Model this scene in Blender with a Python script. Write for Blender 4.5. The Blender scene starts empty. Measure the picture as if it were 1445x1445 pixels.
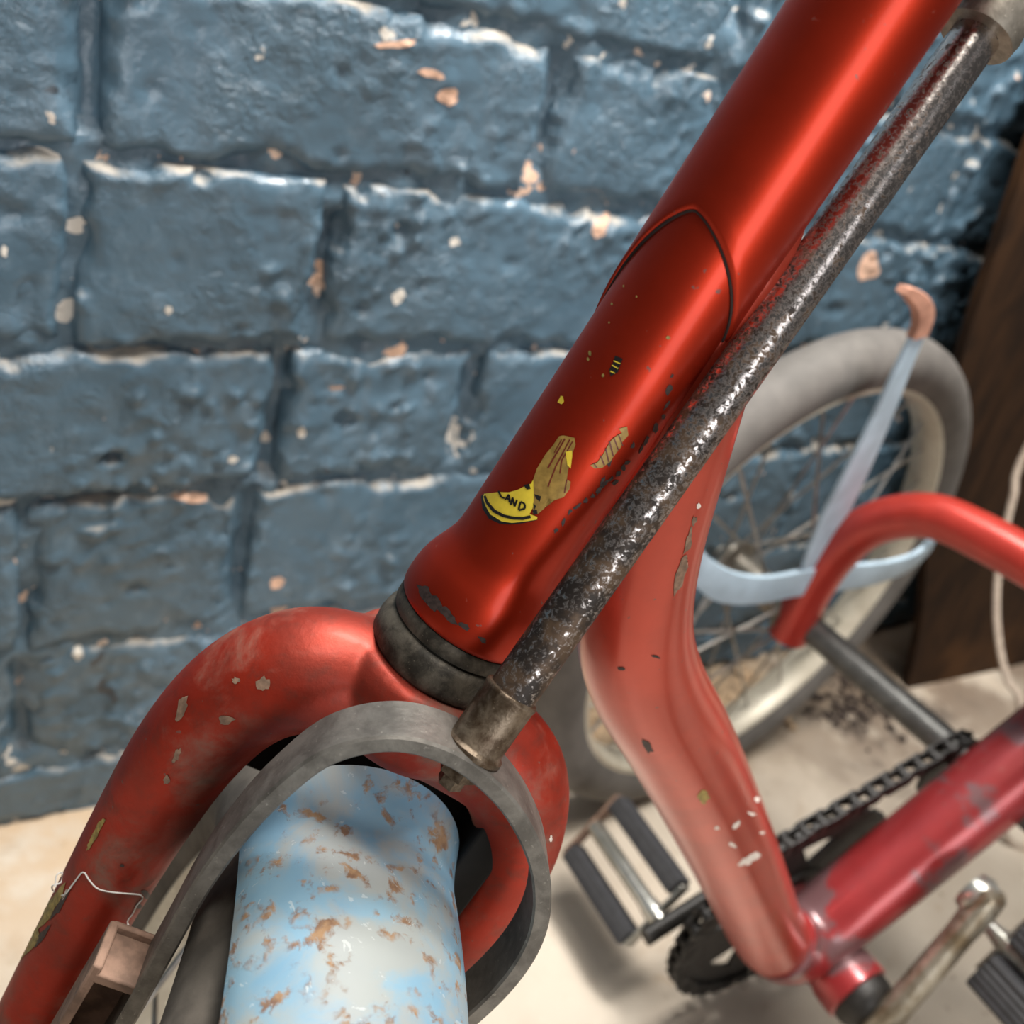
import bpy, bmesh, math, random
import numpy as np
from mathutils import Vector, Matrix, noise
from mathutils.bvhtree import BVHTree

random.seed(7)
scene = bpy.context.scene
C = scene.collection

# ------------------------------------------------------------------ camera
# World: X runs along the brick wall (away from the viewer), Y points into the wall, Z up, floor z = 0.
FPX, PP = 1387.0, 722.5
CAM = np.array([0.0, 0.0, 0.55])
XC = np.array([2178.0, -212.0, FPX]); XC /= np.linalg.norm(XC)
UC = -np.array([-672.0, 2178.0, FPX]); UC -= XC * UC.dot(XC); UC /= np.linalg.norm(UC)
YC = np.cross(UC, XC)
RM = np.array([XC, YC, UC])                      # world = RM @ (right, down, forward)
cam_d = bpy.data.cameras.new('camera')
cam = bpy.data.objects.new('camera', cam_d); C.objects.link(cam)
cols = [RM[:, 0], -RM[:, 1], -RM[:, 2]]
cam.matrix_world = Matrix([[cols[0][i], cols[1][i], cols[2][i], CAM[i]] for i in range(3)] + [[0, 0, 0, 1]])
cam_d.sensor_width = 36.0
cam_d.lens = 36.0 * FPX / 1445.0
cam_d.clip_start = 0.01
cam_d.dof.use_dof = True
cam_d.dof.focus_distance = 0.235
cam_d.dof.aperture_fstop = 12.5
scene.camera = cam

# ------------------------------------------------------------------ world, lamps, exposure
world = bpy.data.worlds.new('room_light'); scene.world = world
world.use_nodes = True
bg = world.node_tree.nodes['Background']
bg.inputs[0].default_value = (1.0, 0.97, 0.93, 1)
bg.inputs[1].default_value = 0.085


def area(name, loc, target, sx, sy, power, col):
    d = bpy.data.lights.new(name, 'AREA'); d.shape = 'RECTANGLE'
    d.size = sx; d.size_y = sy; d.energy = power; d.color = col
    o = bpy.data.objects.new(name, d); C.objects.link(o)
    o.location = loc
    o.rotation_euler = (Vector(target) - Vector(loc)).to_track_quat('-Z', 'Y').to_euler()
    return o


area('ceiling_lamp', (0.30, -0.10, 2.0), (0.28, -0.02, 0.3), 1.0, 0.5, 24.0, (1.0, 0.95, 0.88))
area('wall_lamp', (0.40, 0.30, 1.06), (0.32, 0.26, 0.3), 0.40, 0.12, 13.0, (1.0, 0.97, 0.93))
area('doorway_daylight', (0.02, -2.0, 0.85), (0.20, 0.1, 0.35), 0.8, 1.5, 24.0, (0.97, 0.98, 1.0))

vs = scene.view_settings
vs.view_transform = 'Standard'; vs.look = 'None'; vs.gamma = 1.0; vs.use_curve_mapping = False
vs.exposure = 0.05


# ------------------------------------------------------------------ geometry helpers
def ray(u, v):
    return RM @ np.array([u - PP, v - PP, FPX])


def at_y(u, v, y):                                # point of the plane Y = y seen there
    r = ray(u, v); return CAM + r * (y / r[1])


def at_x(u, v, x):
    r = ray(u, v); return CAM + r * (x / r[0])


def at_d(u, v, d):
    return CAM + ray(u, v) * d / FPX


def spline(P, n):
    """Catmull-Rom through rows of P, n samples per span."""
    P = np.asarray(P, float)
    E = np.vstack([2 * P[0] - P[1], P, 2 * P[-1] - P[-2]])
    out = []
    for i in range(1, len(E) - 2):
        p0, p1, p2, p3 = E[i - 1:i + 3]
        for k in range(n):
            t = k / n
            out.append(0.5 * (2 * p1 + (p2 - p0) * t + (2 * p0 - 5 * p1 + 4 * p2 - p3) * t * t + (3 * p1 - p0 - 3 * p2 + p3) * t ** 3))
    out.append(P[-1])
    return np.array(out)


def unit(v):
    v = np.asarray(v, float); return v / np.linalg.norm(v)


class MB:
    """Collects verts and faces of ONE mesh."""
    def __init__(s): s.v = []; s.f = []

    def add(s, V, F):
        b = len(s.v); s.v += [tuple(map(float, p)) for p in V]
        s.f += [tuple(i + b for i in f) for f in F]

    def sweep(s, path, prof, ref, cap=True, radii=None, closed=False):
        """prof: (m,2) outline in (side, ref) axes; radii: per-sample scale (scalar or pair)."""
        P = np.asarray(path, float); n = len(P); m = len(prof); V = []
        for i in range(n):
            if closed: t = P[(i + 1) % n] - P[i - 1]
            else: t = P[min(i + 1, n - 1)] - P[max(i - 1, 0)]
            t = unit(t)
            rf = ref[i] if np.ndim(ref) == 2 else np.asarray(ref, float)
            b = unit(rf - t * np.dot(rf, t)); a_ = np.cross(t, b)
            r = 1.0 if radii is None else radii[i]
            ra, rb = (r, r) if np.ndim(r) == 0 else r
            for (x, y) in prof: V.append(P[i] + a_ * x * ra + b * y * rb)
        F = []
        for i in range(n if closed else n - 1):
            j = (i + 1) % n
            for k in range(m):
                k2 = (k + 1) % m
                F.append((i * m + k, i * m + k2, j * m + k2, j * m + k))
        if cap and not closed:
            F.append(tuple(range(m))[::-1]); F.append(tuple((n - 1) * m + k for k in range(m)))
        s.add(V, F); return s

    def lathe(s, o, axis, prof, n=48, ref=None, cap=True):
        """prof: (r, t) pairs along axis from point o."""
        axis = unit(axis); o = np.asarray(o, float)
        ref = np.array([0, 0, 1.0]) if ref is None else np.asarray(ref, float)
        if abs(np.dot(ref, axis)) > .95: ref = np.array([0, 1.0, 0])
        e1 = unit(ref - axis * ref.dot(axis)); e2 = np.cross(axis, e1)
        V = []
        for (r, t) in prof:
            for k in range(n):
                an = 2 * math.pi * k / n
                V.append(o + axis * t + (e1 * math.cos(an) + e2 * math.sin(an)) * r)
        F = []
        for i in range(len(prof) - 1):
            for k in range(n):
                k2 = (k + 1) % n
                F.append((i * n + k, i * n + k2, (i + 1) * n + k2, (i + 1) * n + k))
        if cap:
            F.append(tuple(range(n))[::-1]); F.append(tuple((len(prof) - 1) * n + k for k in range(n)))
        s.add(V, F); return s

    def box(s, c, ax, ay, az):
        """centre and three half-vectors"""
        c, ax, ay, az = (np.asarray(q, float) for q in (c, ax, ay, az))
        V = [c + i * ax + j * ay + k * az for i in (-1, 1) for j in (-1, 1) for k in (-1, 1)]
        s.add(V, [(0, 1, 3, 2), (4, 6, 7, 5), (0, 4, 5, 1), (2, 3, 7, 6), (0, 2, 6, 4), (1, 5, 7, 3)]); return s

    def mesh(s, name, smooth=True, angle=40):
        me = bpy.data.meshes.new(name); me.from_pydata(s.v, [], s.f)
        bm = bmesh.new(); bm.from_mesh(me)
        bmesh.ops.recalc_face_normals(bm, faces=bm.faces); bm.to_mesh(me); bm.free()
        if smooth:
            for p in me.polygons: p.use_smooth = True
            me.set_sharp_from_angle(angle=math.radians(angle))
        return me

    def build(s, name, mat, parent=None, smooth=True, angle=40, bevel=0):
        o = bpy.data.objects.new(name, s.mesh(name, smooth, angle)); C.objects.link(o)
        o.data.materials.append(mat); attach(o, parent)
        if bevel:
            b = o.modifiers.new('bevel', 'BEVEL'); b.width = bevel; b.segments = 2; b.limit_method = 'ANGLE'
        return o


def attach(o, parent):
    if parent is not None:
        o.parent = parent
        root = parent
        w = Matrix.Translation(world_loc(parent))
        o.matrix_parent_inverse = w.inverted()


LOC = {}


def world_loc(o): return Vector(LOC.get(o.name, (0, 0, 0)))


def empty(name, loc, parent=None):
    o = bpy.data.objects.new(name, None); C.objects.link(o)
    o.empty_display_size = 0.02
    o.location = loc
    if parent is not None: attach(o, parent)
    LOC[o.name] = tuple(loc)
    return o


def tag(o, label=None, cat=None, group=None, kind=None):
    if label: o['label'] = label
    if cat: o['category'] = cat
    if group: o['group'] = group
    if kind: o['kind'] = kind
    return o


def circ(n, r=1.0): return [(r * math.cos(2 * math.pi * k / n), r * math.sin(2 * math.pi * k / n)) for k in range(n)]


def rect(w, h, b=0.0):
    if b == 0: return [(-w, -h), (w, -h), (w, h), (-w, h)]
    return [(-w + b, -h), (w - b, -h), (w, -h + b), (w, h - b), (w - b, h), (-w + b, h), (-w, h - b), (-w, -h + b)]


# ------------------------------------------------------------------ materials
class NT:
    def __init__(s, name):
        s.m = bpy.data.materials.new(name); s.m.use_nodes = True
        s.t = s.m.node_tree; s.n = s.t.nodes; s.b = s.n['Principled BSDF']
        s.co = s.n.new('ShaderNodeTexCoord').outputs['Object']

    def set(s, **k):
        for key, v in k.items():
            i = s.b.inputs[key.replace('_', ' ')]
            if hasattr(v, 'links'): s.t.links.new(v, i)
            else: i.default_value = v if not isinstance(v, tuple) else (*v, 1)[:4]
        return s

    def link(s, a, b):
        if hasattr(a, 'links'): s.t.links.new(a, b)
        else: b.default_value = (*a, 1) if isinstance(a, tuple) else a

    def noise(s, scale, detail=4, rough=.55, dist=0.0, vec=None, w=None):
        q = s.n.new('ShaderNodeTexNoise')
        q.inputs['Scale'].default_value = scale; q.inputs['Detail'].default_value = detail
        q.inputs['Roughness'].default_value = rough; q.inputs['Distortion'].default_value = dist
        v = vec or s.co
        if w is not None: v = s.shift(v, w)
        s.t.links.new(v, q.inputs['Vector']); return q.outputs['Fac']

    def shift(s, v, w, sc=(1, 1, 1)):
        q = s.n.new('ShaderNodeMapping'); s.t.links.new(v, q.inputs[0])
        q.inputs[1].default_value = (w, w * .7, -w); q.inputs[3].default_value = sc; return q.outputs[0]

    def voro(s, scale, feat='F1', vec=None, rand=1.0):
        q = s.n.new('ShaderNodeTexVoronoi'); q.feature = feat; q.inputs['Scale'].default_value = scale
        q.inputs['Randomness'].default_value = rand
        s.t.links.new(vec or s.co, q.inputs['Vector']); return q.outputs['Distance']

    def ramp(s, fac, a, b, lo=0.0, hi=1.0):
        q = s.n.new('ShaderNodeMapRange'); q.interpolation_type = 'SMOOTHSTEP'
        s.t.links.new(fac, q.inputs[0]); q.inputs[1].default_value = a; q.inputs[2].default_value = b
        q.inputs[3].default_value = lo; q.inputs[4].default_value = hi; return q.outputs[0]

    def math(s, op, a, b=None):
        q = s.n.new('ShaderNodeMath'); q.operation = op
        s.link(a, q.inputs[0])
        if b is not None: s.link(b, q.inputs[1])
        return q.outputs[0]

    def mix(s, fac, a, b):
        q = s.n.new('ShaderNodeMix'); q.data_type = 'RGBA'
        s.link(fac, q.inputs[0]); s.link(a, q.inputs[6]); s.link(b, q.inputs[7]); return q.outputs[2]

    def mixf(s, fac, a, b):
        q = s.n.new('ShaderNodeMix'); q.data_type = 'FLOAT'
        s.link(fac, q.inputs[0]); s.link(a, q.inputs[2]); s.link(b, q.inputs[3]); return q.outputs[0]

    def bump(s, h, strength=.5, dist=.001, prev=None):
        q = s.n.new('ShaderNodeBump'); q.inputs['Strength'].default_value = strength
        q.inputs['Distance'].default_value = dist
        s.t.links.new(h, q.inputs['Height'])
        if prev is not None: s.t.links.new(prev, q.inputs['Normal'])
        return q.outputs[0]

    def sep(s, vec=None):
        q = s.n.new('ShaderNodeSeparateXYZ'); s.t.links.new(vec or s.co, q.inputs[0]); return q.outputs

    def normal(s): return s.n.new('ShaderNodeNewGeometry').outputs['Normal']


def plain(name, col, rough=.5, metal=0.0, var=.15, scale=120, bump=.0):
    t = NT(name)
    f = t.noise(scale, 4)
    dark = tuple(c * (1 - var) for c in col); lite = tuple(min(1, c * (1 + var)) for c in col)
    t.set(Base_Color=t.mix(t.ramp(f, .3, .7), dark, lite), Roughness=rough, Metallic=metal)
    if bump: t.set(Normal=t.bump(t.noise(scale * 4, 3), bump, .0004))
    return t.m


def mat_wall(name, chip=.735):
    t = NT(name)
    f = t.noise(9, 4); g = t.noise(70, 5, .6)
    col = t.mix(t.ramp(f, .3, .7), (.064, .116, .160), (.092, .155, .207))
    col = t.mix(t.ramp(g, .52, .75), col, (.115, .180, .235))
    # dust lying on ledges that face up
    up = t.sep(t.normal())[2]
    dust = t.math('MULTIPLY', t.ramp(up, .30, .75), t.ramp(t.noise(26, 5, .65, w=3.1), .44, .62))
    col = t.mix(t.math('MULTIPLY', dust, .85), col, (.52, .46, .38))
    # flaked paint: bare peach brick and pale filler
    ch = t.ramp(t.noise(62, 3, .5, .3, w=5.2), chip, chip + .025)
    col = t.mix(ch, col, t.mix(t.ramp(t.noise(8, 1, w=2.0), .45, .55), (.62, .40, .28), (.60, .56, .50)))
    blk = t.ramp(t.noise(38, 3, .5, .2, w=9.2), .71, .75)
    col = t.mix(blk, col, (.035, .045, .055))
    rough_zone = t.ramp(t.noise(15, 3, .55, w=11.0), .40, .62, .18, 1.0)      # smooth thick paint beside rough patches
    b1 = t.bump(t.math('MULTIPLY', t.noise(110, 6, .62, .5), rough_zone), .9, .0042)
    b2 = t.bump(t.math('MULTIPLY', t.noise(360, 3, .6), rough_zone), .7, .0014, b1)
    t.set(Base_Color=col, Roughness=t.mixf(t.math('MAXIMUM', dust, ch), .26, .85), Specular_IOR_Level=.65, Normal=b2)
    return t.m


def mat_red(name, base, dust_amt, metal=.62, rough=.34, coat=.35, chips=True, dustcol=(.20, .12, .085)):
    t = NT(name)
    col = t.mix(t.ramp(t.noise(60, 4), .35, .7), tuple(c * .86 for c in base), base)
    d = t.ramp(t.noise(55, 6, .65, .3, w=1.7), .72 - dust_amt * .35, .95 - dust_amt * .25)
    d = t.math('MULTIPLY', d, min(1.0, .35 + dust_amt))
    col = t.mix(d, col, dustcol)
    if dust_amt > .5:
        gr = t.ramp(t.noise(150, 6, .7, .4, w=12.0), .45, .75)
        col = t.mix(t.math('MULTIPLY', gr, .55), col, (.115, .045, .032))
        col = t.mix(t.math('MULTIPLY', t.ramp(t.noise(30, 3, .5, w=14.0), .45, .65), .45), col, (.13, .035, .024))
    sp = t.ramp(t.noise(420, 2, .5, w=8.0), .72, .76)
    col = t.mix(t.math('MULTIPLY', sp, .7), col, (.10, .06, .045))
    met = t.math('MULTIPLY', t.math('SUBTRACT', 1.0, t.math('MAXIMUM', d, sp)), metal)
    nb = t.bump(t.noise(900, 2), .06, .0002)
    if dust_amt > .5: nb = t.bump(t.noise(260, 5, .65), .22, .0006, nb)
    t.set(Base_Color=col, Metallic=met, Roughness=t.mixf(d, rough, .75), Coat_Weight=t.mixf(d, coat, 0.0), Coat_Roughness=.18, Normal=nb)
    return t


RED_HEAD = mat_red('candy_red_enamel', (.50, .032, .009), .10, metal=.85, rough=.43, coat=.18).m
RED_FORK = mat_red('dusty_red_enamel', (.43, .034, .014), .75, metal=.65, rough=.50, coat=.05).m
RED_TUBE = mat_red('pinkish_red_enamel', (.52, .058, .030), .10, metal=.45, rough=.3, coat=.5, dustcol=(.36, .22, .17)).m  # pinker, less metallic red for the down tube


def mat_stay():
    t = mat_red('worn_red_enamel', (.37, .036, .038), .35, metal=.35, rough=.32, coat=.4)
    old = t.b.inputs['Base Color'].links[0].from_socket
    bare = t.ramp(t.noise(20, 5, .6, .4, w=4.4), .50, .58)
    t.set(Base_Color=t.mix(t.math('MULTIPLY', bare, .8), old, (.17, .12, .125)))
    return t.m


RED_STAY = mat_stay()
RED_HOOP = mat_red('red_hoop_enamel', (.50, .045, .030), .3, metal=.4, rough=.34, coat=.3).m


def mat_rod():
    t = NT('pitted_chrome')
    z = t.sep()[2]
    low = t.ramp(z, .38, .56, .605, .42)                       # the plating has failed most near the foot
    pit = t.noise(760, 6, .75, .5)
    r = t.ramp(t.math('SUBTRACT', t.math('ADD', pit, low), .50), .44, .56)
    rust = t.mix(t.ramp(t.noise(160, 4), .4, .6), (.022, .016, .013), (.095, .058, .034))
    col = t.mix(r, (.46, .42, .40), rust)
    nb = t.bump(pit, .12, .0006); nb = t.bump(t.noise(260, 3), .10, .0006, nb)
    t.set(Base_Color=col, Metallic=t.mixf(r, 1.0, .4), Roughness=t.mixf(r, .20, .55), Normal=nb)
    return t.m


ROD = mat_rod()


def mat_mudguard():
    t = NT('rusty_blue_enamel')
    col = t.mix(t.ramp(t.noise(35, 4), .3, .7), (.17, .33, .47), (.24, .40, .50))
    stain = t.ramp(t.noise(48, 5, .6, .5, w=6.3), .42, .62)
    col = t.mix(t.math('MULTIPLY', stain, .6), col, (.42, .36, .27))
    spot = t.ramp(t.noise(190, 6, .60, .25, w=2.6), .515, .63)
    zone = t.ramp(t.noise(75, 4, .55, w=7.7), .44, .54)
    spot = t.math('MULTIPLY', spot, zone)
    rust = t.mix(t.ramp(t.noise(300, 3), .35, .65), (.19, .085, .034), (.36, .20, .085))
    col = t.mix(t.math('MULTIPLY', spot, .9), col, rust)
    scr = t.ramp(t.noise(70, 4, .7, 3.0, w=1.3), .64, .66)
    col = t.mix(t.math('MULTIPLY', scr, .35), col, (.70, .74, .72))
    nb = t.bump(spot, .25, .0006)
    t.set(Base_Color=col, Roughness=t.mixf(spot, .55, .85), Coat_Weight=.0, Normal=nb)
    return t.m


BLUE = mat_mudguard()


def mat_steel(name, a, b, rough=.5, metal=.7, scale=90):
    t = NT(name)
    f = t.noise(scale, 6, .65, .3)
    sp = t.ramp(t.noise(scale * 8, 2, w=3.0), .66, .74)
    col = t.mix(t.ramp(f, .35, .68), a, b)
    col = t.mix(t.math('MULTIPLY', sp, .5), col, tuple(min(1, c * 1.6) for c in b))
    t.set(Base_Color=col, Metallic=metal, Roughness=rough, Normal=t.bump(t.noise(scale * 6, 4), .25, .0005))
    return t.m


STIRRUP = mat_steel('dull_dusty_steel', (.12, .11, .097), (.235, .22, .195), .5, .55)
CUP = mat_steel('greasy_cup_steel', (.026, .022, .016), (.135, .115, .088), .55, .4, 150)
GREASE_SHADE = plain('dark_grease_and_shade', (.008, .007, .006), .85, 0, .3)  # grease in the bearing; the same black stands in for shade under the crown
FERRULE = mat_steel('rusty_ferrule_steel', (.055, .032, .016), (.20, .155, .11), .42, .6, 200)
RUST = plain('dusty_rust', (.25, .155, .11), .85, 0, .35, 160, .5)
TYRE = plain('grey_rubber', (.115, .105, .095), .75, 0, .15, 60, .2)
TYRE_D = plain('dusty_dark_rubber', (.115, .098, .08), .85, 0, .3, 90, .3)
RIM = mat_steel('cream_rim', (.52, .47, .37), (.66, .61, .50), .38, .15, 40)
SPOKE = mat_steel('spoke_steel', (.30, .28, .25), (.50, .48, .45), .4, .8)
HUB = mat_steel('hub_steel', (.18, .16, .13), (.42, .38, .32), .45, .7)
AXLE = mat_steel('grey_axle_steel', (.10, .10, .095), (.16, .16, .15), .45, .5)
LBLUE = plain('pale_blue_enamel', (.40, .52, .61), .45, 0, .15, 40)
PINKRUST = plain('pink_primer_rust', (.50, .25, .17), .7, 0, .2, 90)
BLACK = plain('black_oily_steel', (.022, .020, .018), .5, .3, .3, 200, .3)
RUBBER = plain('black_pedal_rubber', (.030, .030, .033), .6, 0, .2, 200)
BRIGHT = mat_steel('bright_plated_steel', (.42, .41, .36), (.66, .65, .60), .28, .8)
CRANK = mat_steel('rusted_plated_steel', (.20, .15, .09), (.50, .46, .38), .35, .7, 60)
YEL = plain('yellow_transfer', (.80, .60, .05), .4, 0, .10, 200)
GOLD = plain('tarnished_gold_transfer', (.36, .225, .055), .4, .2, .22, 500)
INK = plain('black_transfer_ink', (.012, .010, .010), .4)
STRIPE = plain('maroon_transfer_ink', (.14, .018, .012), .4)
BARE = plain('bare_scuffed_metal', (.045, .028, .024), .55, .1, .4, 900)
SEAM = plain('dark_seam_line', (.020, .010, .008), .7)
PALE = plain('pale_scuff', (.78, .68, .60), .5, 0, .15, 600)
TANCHIP = plain('tan_primer_chip', (.21, .13, .085), .75, 0, .35, 500)
OLIVE = plain('olive_gold_transfer', (.34, .25, .07), .5, .2, .4, 700)
WEB = plain('white_cobweb_silk', (.78, .75, .70), .8)
CORD = plain('pale_grey_cord', (.42, .34, .27), .8, 0, .2, 300)

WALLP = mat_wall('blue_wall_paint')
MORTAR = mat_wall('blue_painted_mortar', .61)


def mat_floor():
    t = NT('pale_dusty_concrete')
    col = t.mix(t.ramp(t.noise(7, 5, .6), .3, .7), (.50, .42, .33), (.66, .58, .475))
    col = t.mix(t.math('MULTIPLY', t.ramp(t.noise(26, 5, .65, .5, w=2), .58, .75), .6), col, (.40, .29, .19))
    col = t.mix(t.math('MULTIPLY', t.ramp(t.noise(75, 3, w=6), .66, .74), .6), col, (.30, .22, .15))
    # sandy spill along the foot of the wall and a dark soil patch beside the rear wheel
    p = t.sep()
    sand = t.math('MULTIPLY', t.ramp(p[1], .30, .42), t.ramp(t.noise(30, 5, .65, w=4), .32, .6))
    col = t.mix(t.math('MULTIPLY', sand, .8), col, (.56, .40, .25))
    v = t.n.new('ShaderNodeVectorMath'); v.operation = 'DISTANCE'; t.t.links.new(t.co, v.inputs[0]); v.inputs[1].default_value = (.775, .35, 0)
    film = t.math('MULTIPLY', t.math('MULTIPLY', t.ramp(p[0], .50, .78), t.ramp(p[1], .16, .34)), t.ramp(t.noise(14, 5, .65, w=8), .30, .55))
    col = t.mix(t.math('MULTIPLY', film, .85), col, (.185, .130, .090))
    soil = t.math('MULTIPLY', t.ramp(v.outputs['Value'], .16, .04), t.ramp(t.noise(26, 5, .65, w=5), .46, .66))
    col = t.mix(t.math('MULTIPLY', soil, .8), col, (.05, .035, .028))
    nb = t.bump(t.noise(120, 6, .65), .35, .002)
    t.set(Base_Color=col, Roughness=.85, Normal=nb)
    return t.m


def mat_board():
    t = NT('dark_stained_board')
    st = t.shift(t.co, 0.0, (4, 4, 1))
    f = t.noise(14, 5, .6, .6, vec=st)
    col = t.mix(t.ramp(f, .3, .7), (.012, .0052, .0018), (.036, .0155, .0052))
    z = t.noise(5, 3, w=3)
    col = t.mix(t.math('MULTIPLY', t.ramp(z, .52, .70), .8), col, (.085, .036, .011))
    t.set(Base_Color=col, Roughness=.85, Specular_IOR_Level=.2, Normal=t.bump(f, .3, .002))
    return t.m


# ------------------------------------------------------------------ the setting
WY = 0.44
fl = MB()
N = 60
xs = np.linspace(-1.6, 2.6, N); ys = np.linspace(-1.8, WY + .05, N)
V = [(x, y, .0) for y in ys for x in xs]
fl.add(V, [(j * N + i, j * N + i + 1, (j + 1) * N + i + 1, (j + 1) * N + i) for j in range(N - 1) for i in range(N - 1)])
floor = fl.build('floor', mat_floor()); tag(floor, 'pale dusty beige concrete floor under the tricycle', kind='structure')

wall = empty('wall_back', (0.7, WY, 0)); tag(wall, 'old brick wall thickly painted slate blue', kind='structure')
X0, X1, ZT = -.42, 1.80, 0.84
DIG = [(.083, .424, .494, .010), (.301, .430, .490, .007), (.180, .248, .324, .011), (.298, .250, .318, .009), (.172, .160, .240, .007), (.055, .060, .135, .006), (.192, .345, .40, .006)]
# mortar bed behind the bricks, rough and painted over
mb = MB(); nx, nz = 420, 160
g = np.empty((nz, nx, 3))
for j in range(nz):
    z = ZT * j / (nz - 1)
    for i in range(nx):
        x = X0 + (X1 - X0) * i / (nx - 1)
        p = Vector((x, z, 1.7))
        d = noise.fractal(p * 60, .6, 2.2, 4) * .0034 + noise.noise(p * 26) * .0042
        for (jx, ja, jb, jw) in DIG:
            if ja < z < jb: d += .011 * max(0, 1 - abs(x - jx + noise.noise(p * 40) * .002) / jw)
        g[j, i] = (x, WY + .0028 + d, z)
mb.add(g.reshape(-1, 3), [(j * nx + i, j * nx + i + 1, (j + 1) * nx + i + 1, (j + 1) * nx + i) for j in range(nz - 1) for i in range(nx - 1)])
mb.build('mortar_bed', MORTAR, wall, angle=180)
sl = MB(); sl.box((.4, WY + .075, 1.2), (2.2, 0, 0), (0, .055, 0), (0, 0, 1.2))
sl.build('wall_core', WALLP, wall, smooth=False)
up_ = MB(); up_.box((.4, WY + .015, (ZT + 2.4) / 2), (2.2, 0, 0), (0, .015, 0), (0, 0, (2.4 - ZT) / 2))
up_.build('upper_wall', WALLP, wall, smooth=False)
for xa, xb in ((-1.8, X0), (X1, 2.6)):
    q = MB(); q.box(((xa + xb) / 2, WY + .015, ZT / 2), ((xb - xa) / 2, 0, 0), (0, .015, 0), (0, 0, ZT / 2))
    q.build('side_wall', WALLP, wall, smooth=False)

beds = [-.040, .048, .141, .242, .327, .416, .494, .578, .664, .750, .836]
joints = {1: [.055], 2: [.172], 3: [.180, .298], 4: [.192], 5: [.083, .301], 6: [.178, .402], 0: [.15], 7: [.07], 8: [.17], 9: [.08]}
CHIPS = []


def make_brick(x0, x1, z0, z1, seed, fine):
    st = .0024 if fine else .006
    nx = max(6, int((x1 - x0) / st)); nz = max(5, int((z1 - z0) / st))
    dx = (random.uniform(-1, 1)) * .0012; tilt = random.uniform(-.006, .006); tz = random.uniform(-.010, .010)
    lift = random.uniform(-.0012, .0014)
    V = []; F = []
    cx, cz = (x0 + x1) / 2, (z0 + z1) / 2
    for j in range(nz + 1):
        for i in range(nx + 1):
            u, v = i / nx, j / nz
            x = x0 + (x1 - x0) * u; z = z0 + (z1 - z0) * v
            e = min((x - x0), (x1 - x)); e2 = min((z - z0), (z1 - z))
            wob = noise.noise(Vector((x * 28, z * 28, seed))) * .0060 + noise.noise(Vector((x * 85, z * 85, seed))) * .0040
            k = min(e, e2) + wob
            drop = 0.0
            if k < .0075: drop = (1 - max(k, -.001) / .0075) ** 2 * .0072
            p = Vector((x, z, seed * 3.7))
            mk = noise.noise(Vector((x * 11, z * 11, seed + 4.0))) * .5 + .5
            mk = min(1, max(0, (mk - .42) / .22)); mk = max(mk, min(1, max(0, 1 - (k - .002) / .010)) * .8)
            d = noise.fractal(p * 40, .55, 2.1, 3) * (.0004 + .0016 * mk) + noise.noise(p * 12) * .0016
            lump = noise.noise(p * 115 + Vector((9, 2, 1)))
            d -= max(0, lump - .20) * .0085 * mk
            pit = noise.noise(p * 62 + Vector((1, 8, 4)))
            d += max(0, pit - .44) * .030 * (.25 + .75 * mk)
            V.append((x, WY - .0015 - lift + d + drop + (x - cx) * tilt + (z - cz) * tz, z))
    for j in range(nz):
        for i in range(nx):
            a_ = j * (nx + 1) + i
            F.append((a_, a_ + 1, a_ + nx + 2, a_ + nx + 1))
    # sides running back into the wall
    ring = [i for i in range(nx + 1)] + [j * (nx + 1) + nx for j in range(1, nz + 1)] + [nz * (nx + 1) + i for i in range(nx - 1, -1, -1)] + [j * (nx + 1) for j in range(nz - 1, 0, -1)]
    b0 = len(V)
    for r in ring: V.append((V[r][0], WY + .02, V[r][2]))
    m = len(ring)
    for k in range(m): F.append((ring[k], b0 + k, b0 + (k + 1) % m, ring[(k + 1) % m]))
    F.append(tuple(b0 + k for k in range(m)))
    q = MB(); q.v = V; q.f = F
    return q


BR = []
for c in range(len(beds) - 1):
    z0, z1 = max(beds[c], -.002), beds[c + 1]
    js = sorted(joints[c]); L = .226
    left = js[0]; right = js[-1]
    ed = list(js)
    while left > X0 - .1: left -= L * random.uniform(.97, 1.03) if random.random() > .3 else L * .51; ed.insert(0, left)
    while right < X1 + .1: right += L * random.uniform(.97, 1.03) if random.random() > .3 else L * .51; ed.append(right)
    for a_, b_ in zip(ed[:-1], ed[1:]):
        if b_ < X0 or a_ > X1: continue
        gp = .0020
        fine = (-.05 < b_ and a_ < 1.15 and z0 < .66)
        ga = gp + (.0022 if any(abs(a_ - q_[0]) < .004 and z0 < (q_[1] + q_[2]) / 2 < z1 for q_ in DIG) else 0)
        gb = gp + (.0022 if any(abs(b_ - q_[0]) < .004 and z0 < (q_[1] + q_[2]) / 2 < z1 for q_ in DIG) else 0)
        q = make_brick(a_ + ga, b_ - gb, z0 + gp * .9, z1 - gp * .9, random.uniform(0, 50), fine)
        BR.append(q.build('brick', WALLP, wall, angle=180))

# ------------------------------------------------------------------ the tricycle
trike = empty('tricycle', (.40, .153, 0))
tag(trike, "old red child's tricycle with rusty pale blue front mudguard, parked by the brick wall", 'tricycle')

# steering axis of the raked head
A0 = np.array([.118, .155, .389]); AX = unit((.332, 0, .943))
FW = np.array([-AX[2], 0, AX[0]]); LT = np.array([0, 1.0, 0])
ph = math.radians(60)
SL = math.cos(ph) * LT + math.sin(ph) * FW        # sideways of the turned fork
SW = math.cos(ph) * FW - math.sin(ph) * LT        # forward of the turned fork


def fk(h, s, q): return A0 + SL * h - AX * s + SW * q


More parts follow.
